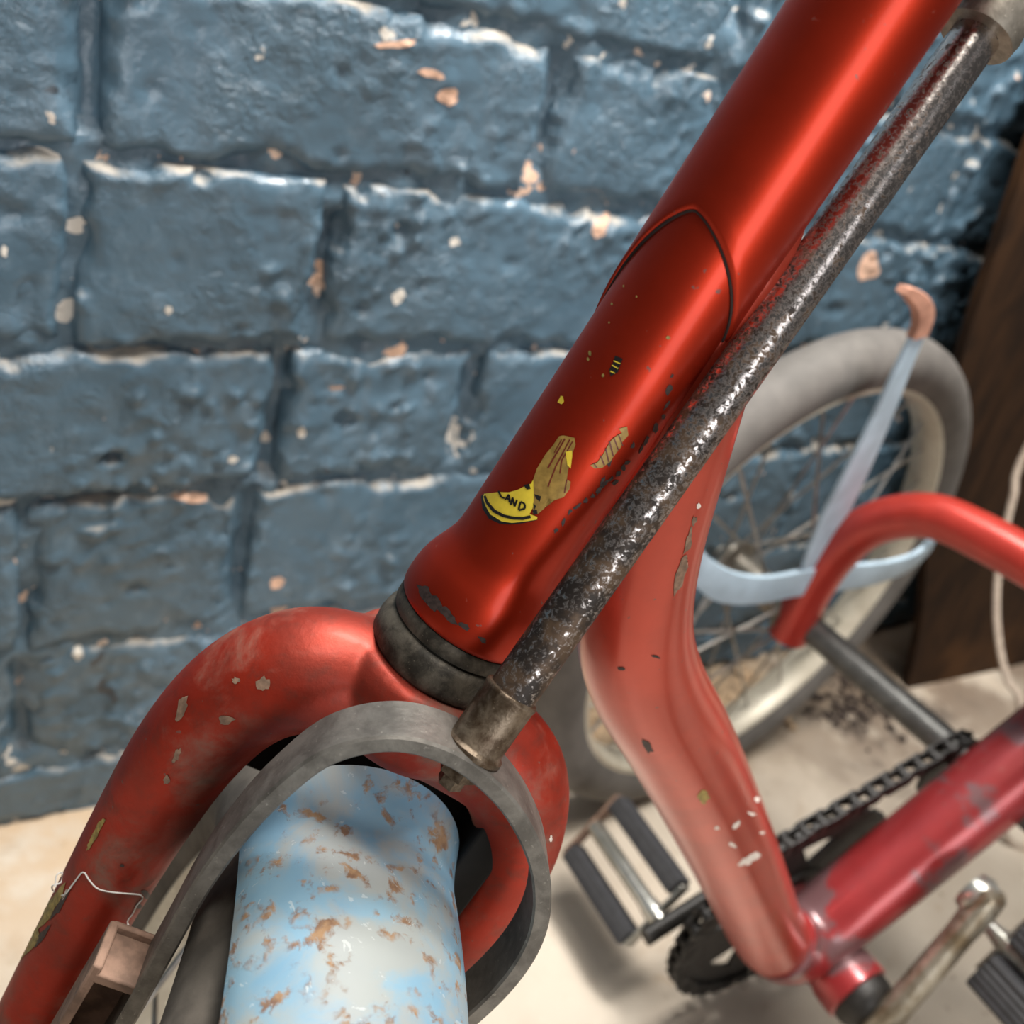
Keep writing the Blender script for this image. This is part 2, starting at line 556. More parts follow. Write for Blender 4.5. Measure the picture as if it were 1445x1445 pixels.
# head tube, flared at the foot
hp_ = spline([(.0183, .0090), (.0188, .0100), (.0190, .0125), (.0187, .0165), (.0178, .0205), (.0162, .0245), (.0150, .0280), (.0145, .0320), (.0144, .0380), (.0141, .060), (.0138, .09), (.0136, .12), (.0136, .202)], 4)
MB().lathe(A0, AX, [(.0165, .0088)] + [tuple(q) for q in hp_] + [(.012, .21)], 72).build('head_tube', RED_HEAD, trike)
hd = bpy.data.objects['head_tube']
# upper sleeve with a scalloped mouth that wraps the head tube
eF = -ray(985, 285); eF = unit(eF - AX * eF.dot(AX)); eS = np.cross(AX, eF)
mbs = MB(); na, ns = 96, 40
V = []
for k in range(na):
    th = 2 * math.pi * k / na
    t_ = th if th < math.pi else th - 2 * math.pi
    x = abs(t_)
    dt = t_ + .54
    if dt < -math.pi + .3: dt += 2 * math.pi
    drop = .020 * (dt / 1.9) ** 1.6 if dt >= 0 else .016 * (-dt / .855) ** 1.4
    low = .1185 - min(drop, .052)
    V.append((th, low))
grid = []
for (th, low) in V:
    d = eF * math.cos(th) + eS * math.sin(th)
    colv = []
    r0, r1 = .01365, .01455
    colv.append(A0 + AX * (low + .0006) + d * r0)
    colv.append(A0 + AX * low + d * (r0 + .0004))
    colv.append(A0 + AX * (low + .0004) + d * (r0 + .0011))
    for j in range(ns):
        tt = j / (ns - 1)
        s_ = low + .0016 + (.222 - low) * tt
        colv.append(A0 + AX * s_ + d * (r0 + .0013 - .0002 * min(1, tt * 6)))
    grid.append(colv)
m = len(grid[0])
mbs.add([p for c in grid for p in c], [(k * m + j, k * m + j + 1, ((k + 1) % na) * m + j + 1, ((k + 1) % na) * m + j) for k in range(na) for j in range(m - 1)])
sleeve = mbs.build('frame_sleeve', RED_HEAD, trike, angle=60)
# thin dark line round the sleeve mouth
sm = MB(); seam_p = [A0 + AX * (low - .0001) + (eF * math.cos(th) + eS * math.sin(th)) * .0138 for th, low in V]
sm.sweep(seam_p, circ(6, .00042), AX, closed=True); sm.build('seam', SEAM, trike)

# down tube, bent under the crank axle and on to the back axle
cl = [(.1648, .516, .0108), (.1640, .478, .0138), (.166, .445, .0160), (.171, .412, .0168), (.180, .383, .0178), (.196, .357, .0188), (.222, .326, .0196),
      (.256, .284, .0200), (.307, .219, .0205), (.368, .140, .0207), (.394, .112, .0210)]
S = spline([(x, .154, z, r) for x, z, r in cl], 10)
MB().sweep(S[:, :3], circ(48), (0, 1, 0), radii=[(r * .97, r * .93) for r in S[:, 3]]).build('down_tube', RED_TUBE, trike)
st = [(.384, .124, .0208), (.402, .109, .0212), (.422, .110, .0215), (.446, .130, .0218), (.480, .160, .0222), (.535, .213, .0225), (.562, .240, .0222), (.572, .270, .0215), (.556, .305, .0200), (.527, .326, .0175)]
S = spline([(x, .153, z, r) for x, z, r in st], 10)
MB().sweep(S[:, :3], circ(40), (0, 1, 0), radii=list(S[:, 3])).build('chain_stay', RED_STAY, trike)

# bearings
lr = MB().lathe(A0, AX, [(.014, -.0058), (.0186, -.0058), (.0196, -.0045), (.0198, -.001), (.0192, .0020), (.0178, .0036), (.0160, .0040)], 72)
lr.build('lower_race', CUP, trike)
MB().lathe(A0, AX, [(.0165, .0030), (.0172, .0030), (.0172, .0090), (.0165, .0090)], 64).build('bearing_gap', GREASE_SHADE, trike)
MB().lathe(A0, AX, [(.0155, .0042), (.0181, .0044), (.0185, .0056), (.0185, .0074), (.0181, .0086), (.0155, .0087)], 72).build('head_cup', CUP, trike)

# fork: crown and both blades, one continuous tube
hs = [(-.046, .232, .030, .0075), (-.047, .19, .022, .0085), (-.0495, .14, .010, .0095), (-.051, .095, .004, .0104), (-.0505, .064, .003, .0112), (-.0455, .042, .003, .0126), (-.033, .0255, .003, .0150),
      (-.016, .0212, .001, .0164), (0, .0212, 0, .0168), (.016, .0206, .001, .0165), (.030, .0240, .003, .0158), (.0395, .0365, .004, .0148), (.0442, .057, .004, .0138), (.0455, .085, .004, .0126),
      (.0455, .12, .006, .0114), (.0455, .16, .013, .0100), (.0455, .20, .023, .0085), (.0455, .232, .030, .0075)]
S = spline(hs, 10)
fork = MB().sweep([fk(*p[:3]) for p in S], circ(40), SW, radii=list(S[:, 3]))
fork.lathe(A0, AX, [(.0140, -.030), (.0190, -.0295), (.0215, -.026), (.0236, -.019), (.0244, -.0135), (.0240, -.0105), (.0228, -.0078), (.0212, -.0062), (.0190, -.0056), (.0140, -.0056)], 64)
fork_o = fork.build('fork', RED_FORK, trike)
md_ = fork_o.modifiers.new('weld', 'REMESH'); md_.mode = 'VOXEL'; md_.voxel_size = .0009; md_.use_smooth_shade = True
sm_ = fork_o.modifiers.new('soften', 'SMOOTH'); sm_.factor = .5; sm_.iterations = 5
bpy.context.view_layer.update()
me_ = bpy.data.meshes.new_from_object(fork_o.evaluated_get(bpy.context.evaluated_depsgraph_get()))
fork_o.modifiers.clear(); fork_o.data = me_
for p_ in me_.polygons: p_.use_smooth = True
if not me_.materials: me_.materials.append(RED_FORK)

# brake stirrup: a flat bar bowed over the mudguard
sp = [(.029, .165, .033), (.028, .122, .034), (.0292, .085, .035), (.0300, .064, .035), (.0292, .048, .035), (.0268, .0325, .035), (.0215, .0165, .035), (.0110, .0065, .035), (-.002, .0038, .035),
      (-.0155, .0070, .035), (-.0270, .0135, .035), (-.0375, .0235, .035), (-.0452, .037, .035), (-.0480, .052, .035), (-.0465, .070, .035), (-.0415, .092, .034), (-.036, .12, .033), (-.034, .15, .032)]
S = spline(sp, 8)
MB().sweep([fk(*p) for p in S], rect(.0022, .0070, .0006), SW).build('brake_stirrup', STIRRUP, trike, angle=30)
# rod, ferrule, clamp
R0 = fk(-.0078, .0035, .0345); R1 = at_d(1388, 36, .212)
rv = unit(R1 - R0); RL = np.linalg.norm(R1 - R0)
MB().lathe(R0, rv, [(.0057, .004), (.0056, RL * .3), (.0055, RL * .6), (.0054, RL + .05)], 40).build('brake_rod', ROD, trike)
MB().lathe(R0, rv, [(.0070, -.0010), (.0074, -.0004), (.0074, .0006), (.0068, .0012), (.0065, .0016), (.0065, .0140), (.0067, .0146), (.0067, .0152), (.0064, .0156), (.0057, .0157)], 40).build('ferrule', FERRULE, trike)
MB().lathe(R0 - AX * .002, -AX, [(.0052, 0), (.0052, .005), (.0032, .0052), (.0032, .009)], 6).build('rod_nut', FERRULE, trike, smooth=False)
cm = MB().lathe(R0, rv, [(.0055, RL - .003), (.0085, RL - .003), (.0088, RL), (.0082, RL + .006), (.0080, RL + .02), (.0055, RL + .02)], 32)
cm.build('rod_guide_clamp', HUB, trike)
tb = A0 + AX * .187; cpt = R0 + rv * (RL + .006); dv = cpt - tb; dv = dv - AX * dv.dot(AX); L_ = np.linalg.norm(dv); dv /= L_
MB().box(tb + dv * (L_ * .5 + .006) + AX * .006, dv * (L_ * .5 - .008), AX * .007, np.cross(dv, AX) * .005).build('clamp_bracket', BLACK, trike, bevel=.001)
# head top, stem and handlebar above the picture
MB().lathe(A0, AX, [(.014, .2215), (.0185, .222), (.019, .230), (.016, .236), (.0115, .238), (.0115, .30), (.006, .302)], 48).build('stem', HUB, trike)
hb = A0 + AX * .29
S = spline([hb + SL * h + AX * z + SW * q for h, z, q in [(-.22, .10, -.13), (-.21, .10, -.06), (-.15, .07, .03), (-.06, .01, .035), (0, 0, .02), (.06, .01, .035), (.15, .07, .03), (.21, .10, -.06), (.22, .10, -.13)]], 8)
MB().sweep(S, circ(16, .0095), AX).build('handlebar', HUB, trike)

# front wheel and mudguard
FR = .172
fs = (A0[2] - FR) / AX[2]; WC = fk(0, fs, .030)


def wheel(name, ctr, ax, Rw, tr, parent, tyre_m, rim_m, nsp, rimw=.0125, hubl=.034):
    w = empty(name, tuple(ctr), parent)
    ax = unit(ax); e1 = unit(np.array([0, 0, 1.0]) - ax * ax[2]); e2 = np.cross(ax, e1)
    ringp = lambda r, n=96: [ctr + (e1 * math.cos(2 * math.pi * k / n) + e2 * math.sin(2 * math.pi * k / n)) * r for k in range(n)]
    refs = np.array([ax] * 96)
    MB().sweep(ringp(Rw - tr), circ(20, tr), refs, closed=True).build('tyre', tyre_m, w)
    ri = Rw - 2 * tr + .004
    prof = [(.004, -rimw), (-.002, -rimw), (-.0045, -rimw * .6), (-.0055, 0), (-.0045, rimw * .6), (-.002, rimw), (.004, rimw), (.0, 0)]
    # prof axes: (side = tangent x ref) -> radial
    MB().sweep(ringp(ri), [(-x if False else x, y) for x, y in prof], refs, closed=True).build('rim', rim_m, w)
    MB().lathe(ctr - ax * hubl, ax, [(.006, -.012), (.006, 0), (.019, .0), (.019, .004), (.012, .007), (.0115, hubl), (.012, 2 * hubl - .007), (.019, 2 * hubl - .004), (.019, 2 * hubl), (.006, 2 * hubl), (.006, 2 * hubl + .012)], 28).build('hub', HUB, w)
    for k in range(nsp):
        sd = 1 if k % 2 else -1
        an = 2 * math.pi * k / nsp; off = .85 * (1 if (k // 2) % 2 else -1)
        p = ctr + ax * sd * (hubl - .003) + (e1 * math.cos(an + off) + e2 * math.sin(an + off)) * .017
        q = ctr + (e1 * math.cos(an) + e2 * math.sin(an)) * (ri - .003)
        MB().lathe(p, q - p, [(.0012, 0), (.0012, np.linalg.norm(q - p))], 6).build('spoke', SPOKE, w)
    return w


wheel('front_wheel', WC, SL, FR, .0250, trike, TYRE_D, RIM, 20, .0135, .030)
RG = .188
pg = math.radians(68.5)
GL = math.cos(pg) * LT + math.sin(pg) * FW; GW = math.cos(pg) * FW - math.sin(pg) * LT
GS = A0[2]
mg = MB(); na, nc = 120, 25
th_ = .0006
a0_, a1_ = math.radians(-5.0), math.radians(66)
outer = []; inner = []
for i in range(na):
    t_ = a0_ + (a1_ - a0_) * i / (na - 1)
    lip = max(0, 1 - i / 7.0) ** 1.8 * .0090
    rad = unit(AX * math.cos(t_) + GW * math.sin(t_))
    for k in range(nc):
        b = -1 + 2 * k / (nc - 1)
        an = b * math.radians(84)
        hh = math.sin(an) * .0296; dd = (1 - math.cos(an)) * .0195
        if abs(b) > .97: dd -= .0
        fl_ = lip * math.cos(an * .8)
        base = WC - GL * .0055
        outer.append(base + rad * (RG - dd + fl_) + GL * (hh * (1 + lip * 3)))
        inner.append(base + rad * (RG - dd + fl_ - th_ * 1.5) + GL * (hh * (1 + lip * 3) * .975))
n0 = len(outer)
F = [(i * nc + k, i * nc + k + 1, (i + 1) * nc + k + 1, (i + 1) * nc + k) for i in range(na - 1) for k in range(nc - 1)]
Fi = [tuple(n0 + j for j in f[::-1]) for f in F]
rim_ = [k for k in range(nc)] + [i * nc + nc - 1 for i in range(1, na)] + [(na - 1) * nc + k for k in range(nc - 2, -1, -1)] + [i * nc for i in range(na - 2, 0, -1)]
Fr = [(rim_[j], rim_[(j + 1) % len(rim_)], n0 + rim_[(j + 1) % len(rim_)], n0 + rim_[j]) for j in range(len(rim_))]
mg.add(outer + inner, F + Fi + Fr)
mud_o = mg.build('front_mudguard', BLUE, trike, angle=50)
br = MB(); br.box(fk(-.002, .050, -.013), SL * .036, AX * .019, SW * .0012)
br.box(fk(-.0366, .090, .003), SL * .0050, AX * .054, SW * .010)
br.build('fork_gap_shade', GREASE_SHADE, trike, bevel=.0008)  # added black plates standing in for deep shade between fork and mudguard
# rusty brake-shoe carrier on the stirrup arm
bs = MB()
for h, s, q, hh, hs_, hq in [(.041, .118, .034, .0012, .022, .007), (.035, .100, .034, .006, .0016, .007), (.035, .137, .034, .006, .0016, .007), (.0335, .118, .0275, .008, .022, .0008)]:
    bs.box(fk(h, s, q), SL * hh, AX * hs_, SW * hq)
bs.build('brake_shoe_carrier', RUST, trike, bevel=.0006)
MB().box(fk(.030, .155, .030), SL * .006, AX * .020, SW * .006).build('brake_block', TYRE_D, trike, bevel=.001)
MB().box(fk(-.030, .15, .030), SL * .006, AX * .020, SW * .006).build('brake_block', TYRE_D, trike, bevel=.001)

# crank axle
BX, BZ = .434, .094
bbc = np.array([BX, 0, BZ])
Yv = np.array([0, 1.0, 0])
MB().lathe(bbc + Yv * .118, Yv, [(.0185, 0), (.0200, .001), (.0200, .014), (.0188, .017), (.0188, .066), (.018, .068)], 48).build('bottom_bracket_shell', RED_STAY, trike)
MB().lathe(bbc + Yv * .110, Yv, [(.010, -.006), (.0135, -.004), (.0165, .0), (.0180, .003), (.0180, .0082)], 12).build('bearing_cone', BLACK, trike)
MB().lathe(bbc + Yv * .092, Yv, [(.0065, -.004), (.0065, .112)], 24).build('crank_spindle', CRANK, trike)
# chainring
CY = .181
cr = MB(); RT = .077; NTH = 42
V = []; nn = NTH * 4
for z in (-.0011, .0011):
    for k in range(nn):
        an = 2 * math.pi * k / nn; r = RT + (.0022 if k % 4 in (0, 1) else -.0012)
        V.append(np.array([BX + r * math.cos(an), CY + z, BZ + r * math.sin(an)]))
    for k in range(nn):
        an = 2 * math.pi * k / nn; r = .058
        V.append(np.array([BX + r * math.cos(an), CY + z, BZ + r * math.sin(an)]))
F = []
for k in range(nn):
    k2 = (k + 1) % nn
    F += [(k, k2, nn + k2, nn + k), (2 * nn + k, 3 * nn + k, 3 * nn + k2, 2 * nn + k2), (k, 2 * nn + k, 2 * nn + k2, k2), (nn + k, nn + k2, 3 * nn + k2, 3 * nn + k)]
cr.add(V, F)
cr.lathe((BX, CY - .003, BZ), Yv, [(.030, 0), (.030, .006)], 40)
for k in range(5):
    an = math.radians(56 + 72 * k); d = np.array([math.cos(an), 0, math.sin(an)]); nrm = np.array([-d[2], 0, d[0]])
    cr.box(np.array([BX, CY, BZ]) + d * .044, d * .017, Yv * .0014, nrm * .021)
cr.build('chainring', BLACK, trike, angle=25)

# back axle, skewed slightly to the wall
yw = .10
AXD = np.array([math.sin(yw), -math.cos(yw), 0])          # from wall side to near side
FWD = np.array([math.cos(yw), math.sin(yw), 0])
HC = np.array([.508, .342, .1955])
MB().lathe(HC - AXD * .03, AXD, [(.005, -.012), (.0088, -.006), (.0095, .0), (.0095, .42), (.006, .43)], 28).build('back_axle', AXLE, trike)
wheel('back_wheel', HC, AXD, .1955, .0185, trike, TYRE, RIM, 28, .0125, .030)
wheel('back_wheel', HC + AXD * .365, AXD, .1955, .0185, trike, TYRE, RIM, 28, .0125, .030)
# hoop of the back frame
hp = [(.036, -.012), (.036, .03), (.040, .062), (.052, .092), (.078, .116), (.110, .124), (.165, .129), (.185, .130), (.24, .128), (.285, .110), (.31, .08), (.318, .03), (.318, -.012)]
S = spline([HC + AXD * t - FWD * .006 + np.array([0, 0, z]) for t, z in hp], 10)
MB().sweep(S, circ(24, .0135), FWD).build('back_hoop', RED_HOOP, trike)
MB().lathe(HC + AXD * .030 + np.array([0, 0, 0]), AXD, [(.010, 0), (.015, .001), (.016, .004), (.016, .012), (.013, .015)], 24).build('axle_bearing', RUST, trike)
# seat post and saddle above the hoop, unseen, added to shade the wall
SC = HC + AXD * .19 - FWD * .006
MB().lathe(SC + np.array([0, 0, .12]), (.12, 0, 1), [(.0125, 0), (.0125, .095), (.010, .10)], 24).build('seat_post', HUB, trike)
sd = MB(); V = []; ns_, nw = 14, 13
for top in (1, 0):
    for i in range(ns_):
        u = i / (ns_ - 1); x = .455 + .20 * u; w = .020 + .052 * min(1, max(0, (u - .25) / .45)) ** .8 * (1 - .25 * max(0, u - .85) / .15)
        for k in range(nw):
            b = -1 + 2 * k / (nw - 1)
            V.append((x, SC[1] + b * w, .435 + .012 * u * u - .018 * b * b * (1.4 if top else 1.9) - (0 if top else .016 * (1 - b * b) + .004)))
n1 = ns_ * nw
F = [(i * nw + k, i * nw + k + 1, (i + 1) * nw + k + 1, (i + 1) * nw + k) for i in range(ns_ - 1) for k in range(nw - 1)]
F += [tuple(n1 + j for j in f[::-1]) for f in F]
rg = [k for k in range(nw)] + [i * nw + nw - 1 for i in range(1, ns_)] + [(ns_ - 1) * nw + k for k in range(nw - 2, -1, -1)] + [i * nw for i in range(ns_ - 2, 0, -1)]
F += [(rg[j], rg[(j + 1) % len(rg)], n1 + rg[(j + 1) % len(rg)], n1 + rg[j]) for j in range(len(rg))]
sd.add(V, F); sd.build('saddle', RUBBER, trike, angle=60)
# sprocket and chain
SPX, SPZ, SPR = HC[0] + .014, HC[2] - .012, .021
MB().lathe((SPX, CY - .002, SPZ), Yv, [(.010, 0), (SPR + .001, 0), (SPR + .001, .0025), (.010, .0025)], 44).build('sprocket', BLACK, trike)
chain = empty('chain', (BX, CY, BZ), trike)
dx, dz = SPX - BX, SPZ - BZ; Ld = math.hypot(dx, dz); base = math.atan2(dz, dx); be = math.acos((RT - SPR) / Ld)
pts = []
Rc = RT - .0
for k in range(60): an = base + be + (2 * math.pi - 2 * be) * k / 59; pts.append((BX + Rc * math.cos(an), BZ + Rc * math.sin(an)))
for k in range(30): an = base - be + 2 * be * k / 29; pts.append((SPX + SPR * math.cos(an), SPZ + SPR * math.sin(an)))
pts.append(pts[0]); pts = np.array(pts)
cum = np.concatenate([[0], np.cumsum(np.linalg.norm(np.diff(pts, axis=0), axis=1))])
nl = int(cum[-1] / .0117) // 2 * 2; pitch = cum[-1] / nl
lk = MB()
for yy in (-.0036, .0036):
    for sx in (-.5, .5): lk.lathe((sx * pitch, yy - .0005, 0), (0, 1, 0), [(.0056, 0), (.0056, .001)], 10)
    lk.box((0, yy, 0), (pitch * .5, 0, 0), (0, .0005, 0), (0, 0, .0047))
lk.lathe((-.5 * pitch, -.003, 0), (0, 1, 0), [(.0036, 0), (.0036, .006)], 10)
lmesh = lk.mesh('link', True, 40); lmesh.materials.append(BLACK)
for k in range(nl):
    P_ = [np.array([np.interp(((k + e) * pitch) % cum[-1], cum, pts[:, i]) for i in (0, 1)]) for e in (0, 1)]
    md = (P_[0] + P_[1]) / 2; d = P_[1] - P_[0]
    o = bpy.data.objects.new('link', lmesh); C.objects.link(o); attach(o, chain)
    o.location = (md[0], CY + (.0011 if k % 2 else -.0), md[1]); o.rotation_euler = (0, -math.atan2(d[1], d[0]), 0)

# cranks and pedals
def crank(p, q, mat, name='crank', k=1.0):
    p, q = np.asarray(p, float), np.asarray(q, float); d = unit(q - p)
    b = MB(); b.sweep([p - d * .012, p - d * .004, p + d * .02, q - d * .018, q - d * .002, q + d * .009, q + d * .0125], circ(20), Yv, radii=[(.011, .007), (.015, .009), (.0115, .0075), (.0105, .0072), (.0125, .008), (.0115, .0075), (.006, .005)] if k == 1 else [(.008, .005)] * 7)
    return b.build(name, mat, trike)


def pedal(c, e, ylen, ysgn, gap, bs_=1.0):
    """c: inner end of pedal axle, e: direction across the tread; blocks run along y."""
    w = empty('pedal', tuple(c), trike); c = np.asarray(c, float); e = unit(e); n = np.cross(Yv, e)
    out = Yv * ysgn
    MB().lathe(c, out, [(.004, -.010), (.0062, 0), (.0066, .006), (.0055, .012), (.0055, ylen + .004), (.004, ylen + .006)], 20).build('pedal_axle', BRIGHT, w)
    for s_ in (-1, 1):
        b = MB(); cc = c + out * (ylen / 2 + .003) + e * s_ * gap
        m_ = 6
        prof = []
        for k in range(40):
            an = 2 * math.pi * k / 40; r = 1 / max(abs(math.cos(an)), abs(math.sin(an))) ** .85
            rr = 1.0 - (.06 if k % 2 else 0)
            prof.append((math.cos(an) * r * .0085 * rr * bs_, math.sin(an) * r * .0070 * rr * bs_))
        b.sweep([cc - out * ylen / 2, cc - out * ylen * .49, cc + out * ylen * .49, cc + out * ylen / 2], prof, e, radii=[.9, 1, 1, .9])
        b.build('pedal_block', RUBBER, w, angle=20)
    for yy in (.001, ylen + .005):
        b = MB(); b.box(c + out * yy, e * (gap + .004), Yv * .001, n * .0052); b.build('end_plate', BRIGHT if yy < .01 else RUST, w, bevel=.0005)
    return w


tip = at_y(1386, 1280, .107)
crank((BX, .100, BZ), tip, CRANK)
MB().lathe(tip + unit(tip - bbc) * .004, (0, -1, 0), [(.004, -.008), (.011, -.007), (.0125, -.002), (.0105, .004), (.004, .007)], 20).build('crank_eye', BRIGHT, trike)
pedal(at_y(1416, 1328, .094), (.36, 0, .93), .080, -1, .0165, 1.75)
pc = np.array([.368, .201, .068])
crank((BX, .206, BZ), pc + Yv * .004, BLACK, k=.6)
pedal(pc + Yv * .010, (.50, 0, .866), .066, 1, .0225, .9)

# pale blue strap brackets for the missing back mudguard
def strap(name, P, w0, mat, ref, t=.0016):
    S = spline(P, 10)
    b = MB(); b.sweep(S[:, :3], rect(1, 1, .12), ref, radii=[(t, q) for q in S[:, 3]]) if S.shape[1] == 4 else None
    return b.build(name, mat, trike, angle=30)


bl = empty('mudguard_bracket', (.47, .300, .23), trike)
def bpt(u, v, y, w): return [*at_y(u, v, y), w]
V1 = [bpt(1150, 800, .305, .0140), bpt(1172, 738, .303, .0140), bpt(1208, 665, .300, .0125), bpt(1243, 590, .299, .0100), bpt(1275, 515, .298, .0075), bpt(1296, 470, .298, .0062)]
S = spline(V1, 8); b = MB(); b.sweep(S[:, :3], rect(1, 1, .15), FWD, radii=[(.0014, q) for q in S[:, 3]]); b.build('upright_strap', LBLUE, bl, angle=30)
V2 = [bpt(1294, 474, .298, .0063), bpt(1302, 452, .298, .0060), bpt(1300, 432, .297, .0048), bpt(1288, 417, .296, .0036), bpt(1273, 408, .295, .0018)]
S = spline(V2, 8); b = MB(); b.sweep(S[:, :3], rect(1, 1, .15), FWD, radii=[(.003, q) for q in S[:, 3]]); b.build('strap_tip', PINKRUST, bl, angle=30)
V3 = [bpt(965, 770, .303, .0065), bpt(990, 805, .303, .0085), bpt(1025, 828, .303, .0105), bpt(1075, 832, .303, .0105), bpt(1130, 822, .303, .0105), bpt(1190, 815, .303, .0105), bpt(1240, 808, .303, .0095), bpt(1280, 795, .303, .0080), bpt(1303, 778, .303, .0060), bpt(1315, 760, .303, .0035)]
S = spline(V3, 8); b = MB(); b.sweep(S[:, :3], rect(1, 1, .15), (0, 0, 1), radii=[(.0018, q) for q in S[:, 3]]); b.build('cross_strap', LBLUE, bl, angle=30)

# ------------------------------------------------------------------ transfers and paint chips laid on the surfaces
def bvh_of(o):
    me = o.data; return BVHTree.FromPolygons([v.co for v in me.vertices], [tuple(p.vertices) for p in me.polygons])


def patch(name, poly, tree, mat, parent, lift=.00012, cell=3.0):
    """thin film whose outline is given where it is seen; every vertex lies on the surface it sticks to"""
    bm = bmesh.new()
    vs_ = [bm.verts.new((u, v, 0)) for u, v in poly]
    bm.faces.new(vs_); bmesh.ops.triangulate(bm, faces=bm.faces[:])
    for _ in range(5):
        lg = [e for e in bm.edges if e.calc_length() > cell]
        if not lg: break
        bmesh.ops.subdivide_edges(bm, edges=lg, cuts=1); bmesh.ops.triangulate(bm, faces=bm.faces[:])
    bad = []
    for v in bm.verts:
        r = unit(ray(v.co.x, v.co.y)); h = tree.ray_cast(Vector(CAM), Vector(r))
        if h[0] is None: bad.append(v)
        else:
            n = h[1] if h[1].dot(Vector(r)) < 0 else -h[1]
            v.co = h[0] + n * lift
    if bad: bmesh.ops.delete(bm, geom=bad, context='VERTS')
    bmesh.ops.recalc_face_normals(bm, faces=bm.faces)
    me = bpy.data.meshes.new(name); bm.to_mesh(me); bm.free()
    for p in me.polygons: p.use_smooth = True
    me.materials.append(mat)
    o = bpy.data.objects.new(name, me); C.objects.link(o); attach(o, parent)
    return o


def stroke(p, q, w):
    p, q = np.asarray(p, float), np.asarray(q, float); d = unit(q - p); n = np.array([-d[1], d[0]]) * w / 2
    return [tuple(p + n), tuple(q + n), tuple(q - n), tuple(p - n)]


def Z(pts, ox=650, oy=560, k=4.817): return [(ox + x / k, oy + y / k) for x, y in pts]


PEACH = plain('bare_peach_brick', (.66, .42, .30), .85, 0, .2, 200)
CHALK = plain('chalky_filler', (.66, .62, .55), .85, 0, .15, 200)
BT = [(o, bvh_of(o)) for o in BR]
for u, v, rx, ry, ro, mt in [(632, 136, 17, 15, 0, PEACH), (558, 62, 36, 7, -.1, PEACH), (608, 104, 26, 7, .2, PEACH), (849, 318, 12, 24, .5, PEACH), (641, 341, 9, 9, 0, CHALK), (1226, 377, 18, 26, .3, PEACH), (328, 648, 9, 7, 0, CHALK), (562, 418, 10, 14, .5, CHALK),
                             (425, 610, 7, 9, 0, CHALK), (118, 315, 5, 6, 0, CHALK), (6, 354, 6, 10, 0, CHALK), (390, 822, 14, 9, -.3, PEACH), (110, 920, 9, 16, 0, CHALK), (30, 888, 8, 8, 0, CHALK), (238, 437, 7, 8, 0, CHALK), (265, 700, 30, 10, .1, PEACH), (1130, 60, 9, 12, 0, PEACH)]:
    r = Vector(unit(ray(u, v))); best = None
    for o, tr in BT:
        h = tr.ray_cast(Vector(CAM), r)
        if h[0] is not None and (best is None or h[3] < best[2]): best = (o, tr, h[3])
    if best:
        pl = []
        for k in range(13):
            a_ = 2 * math.pi * k / 13; f = 1 - .4 * random.random(); x, y = rx * f * math.cos(a_), ry * f * math.sin(a_)
            pl.append((u + x * math.cos(ro) - y * math.sin(ro), v + x * math.sin(ro) + y * math.cos(ro)))
        patch('paint_flake', pl, best[1], mt, best[0], .0003, 4)
T_head = bvh_of(hd)
patch('transfer_border', Z([(140, 675), (165, 655), (190, 690), (215, 745), (270, 795), (340, 825), (430, 835), (520, 818), (522, 836), (430, 858), (340, 868), (265, 862), (195, 830), (150, 760)]), T_head, INK, hd, .00010)
tr_o = patch('transfer', Z([(163, 660), (260, 648), (330, 650), (390, 632), (430, 612), (480, 590), (507, 545), (500, 650), (498, 740), (470, 795), (522, 816), (520, 833), (430, 848), (350, 856), (280, 846), (205, 800), (172, 740), (155, 690)]), T_head, YEL, hd, .00016)
tr_o['label'] = 'torn round yellow transfer with black lettering'
arc = [(175, 668), (195, 715), (240, 768), (300, 800), (370, 815), (430, 815), (475, 803), (480, 822), (425, 836), (360, 834), (290, 818), (225, 785), (180, 728), (163, 680)]
patch('black_arc', Z(arc), T_head, INK, tr_o, .00030)
let = [[(263, 640), (283, 684)], [(283, 684), (305, 690)], [(308, 700), (334, 665)], [(334, 665), (338, 718)], [(316, 690), (337, 698)],
       [(345, 735), (358, 685)], [(358, 685), (372, 745)], [(372, 745), (388, 700)], [(398, 765), (412, 712)], [(412, 712), (440, 728)], [(440, 728), (440, 758)], [(440, 758), (398, 770)]]
for p, q in let: patch('letter_stroke', Z(stroke(p, q, 13)), T_head, INK, tr_o, .00032, 2)
gold = patch('gold_transfer', Z([(672, 268), (700, 262), (775, 278), (782, 325), (765, 370), (745, 440), (730, 500), (722, 560), (748, 575), (740, 625), (700, 680), (640, 700), (600, 690), (565, 760), (525, 795), (490, 790), (500, 680), (497, 560), (520, 490), (580, 390), (630, 330)]), T_head, GOLD, hd, .00020)
for p, q, w in [((712, 285), (596, 484), 10), ((745, 290), (650, 470), 9), ((650, 470), (596, 610), 9), ((765, 300), (690, 430), 8), ((690, 430), (676, 520), 8), ((722, 560), (706, 650), 8), ((690, 290), (640, 380), 7)]:
    patch('maroon_stripe', Z(stroke(p, q, w)), T_head, STRIPE, gold, .00030, 4)
patch('yellow_flake', Z([(715, 372), (758, 364), (760, 400), (748, 485), (726, 460)]), T_head, YEL, gold, .00032)
for pl in ([(430, 600), (470, 590), (480, 625), (455, 630)], [(505, 660), (550, 675), (540, 710), (515, 690)], [(490, 770), (520, 765), (525, 795), (500, 800)], [(495, 720), (515, 740), (505, 765)]):
    patch('ink_fragment', Z(pl), T_head, INK, gold, .00034)
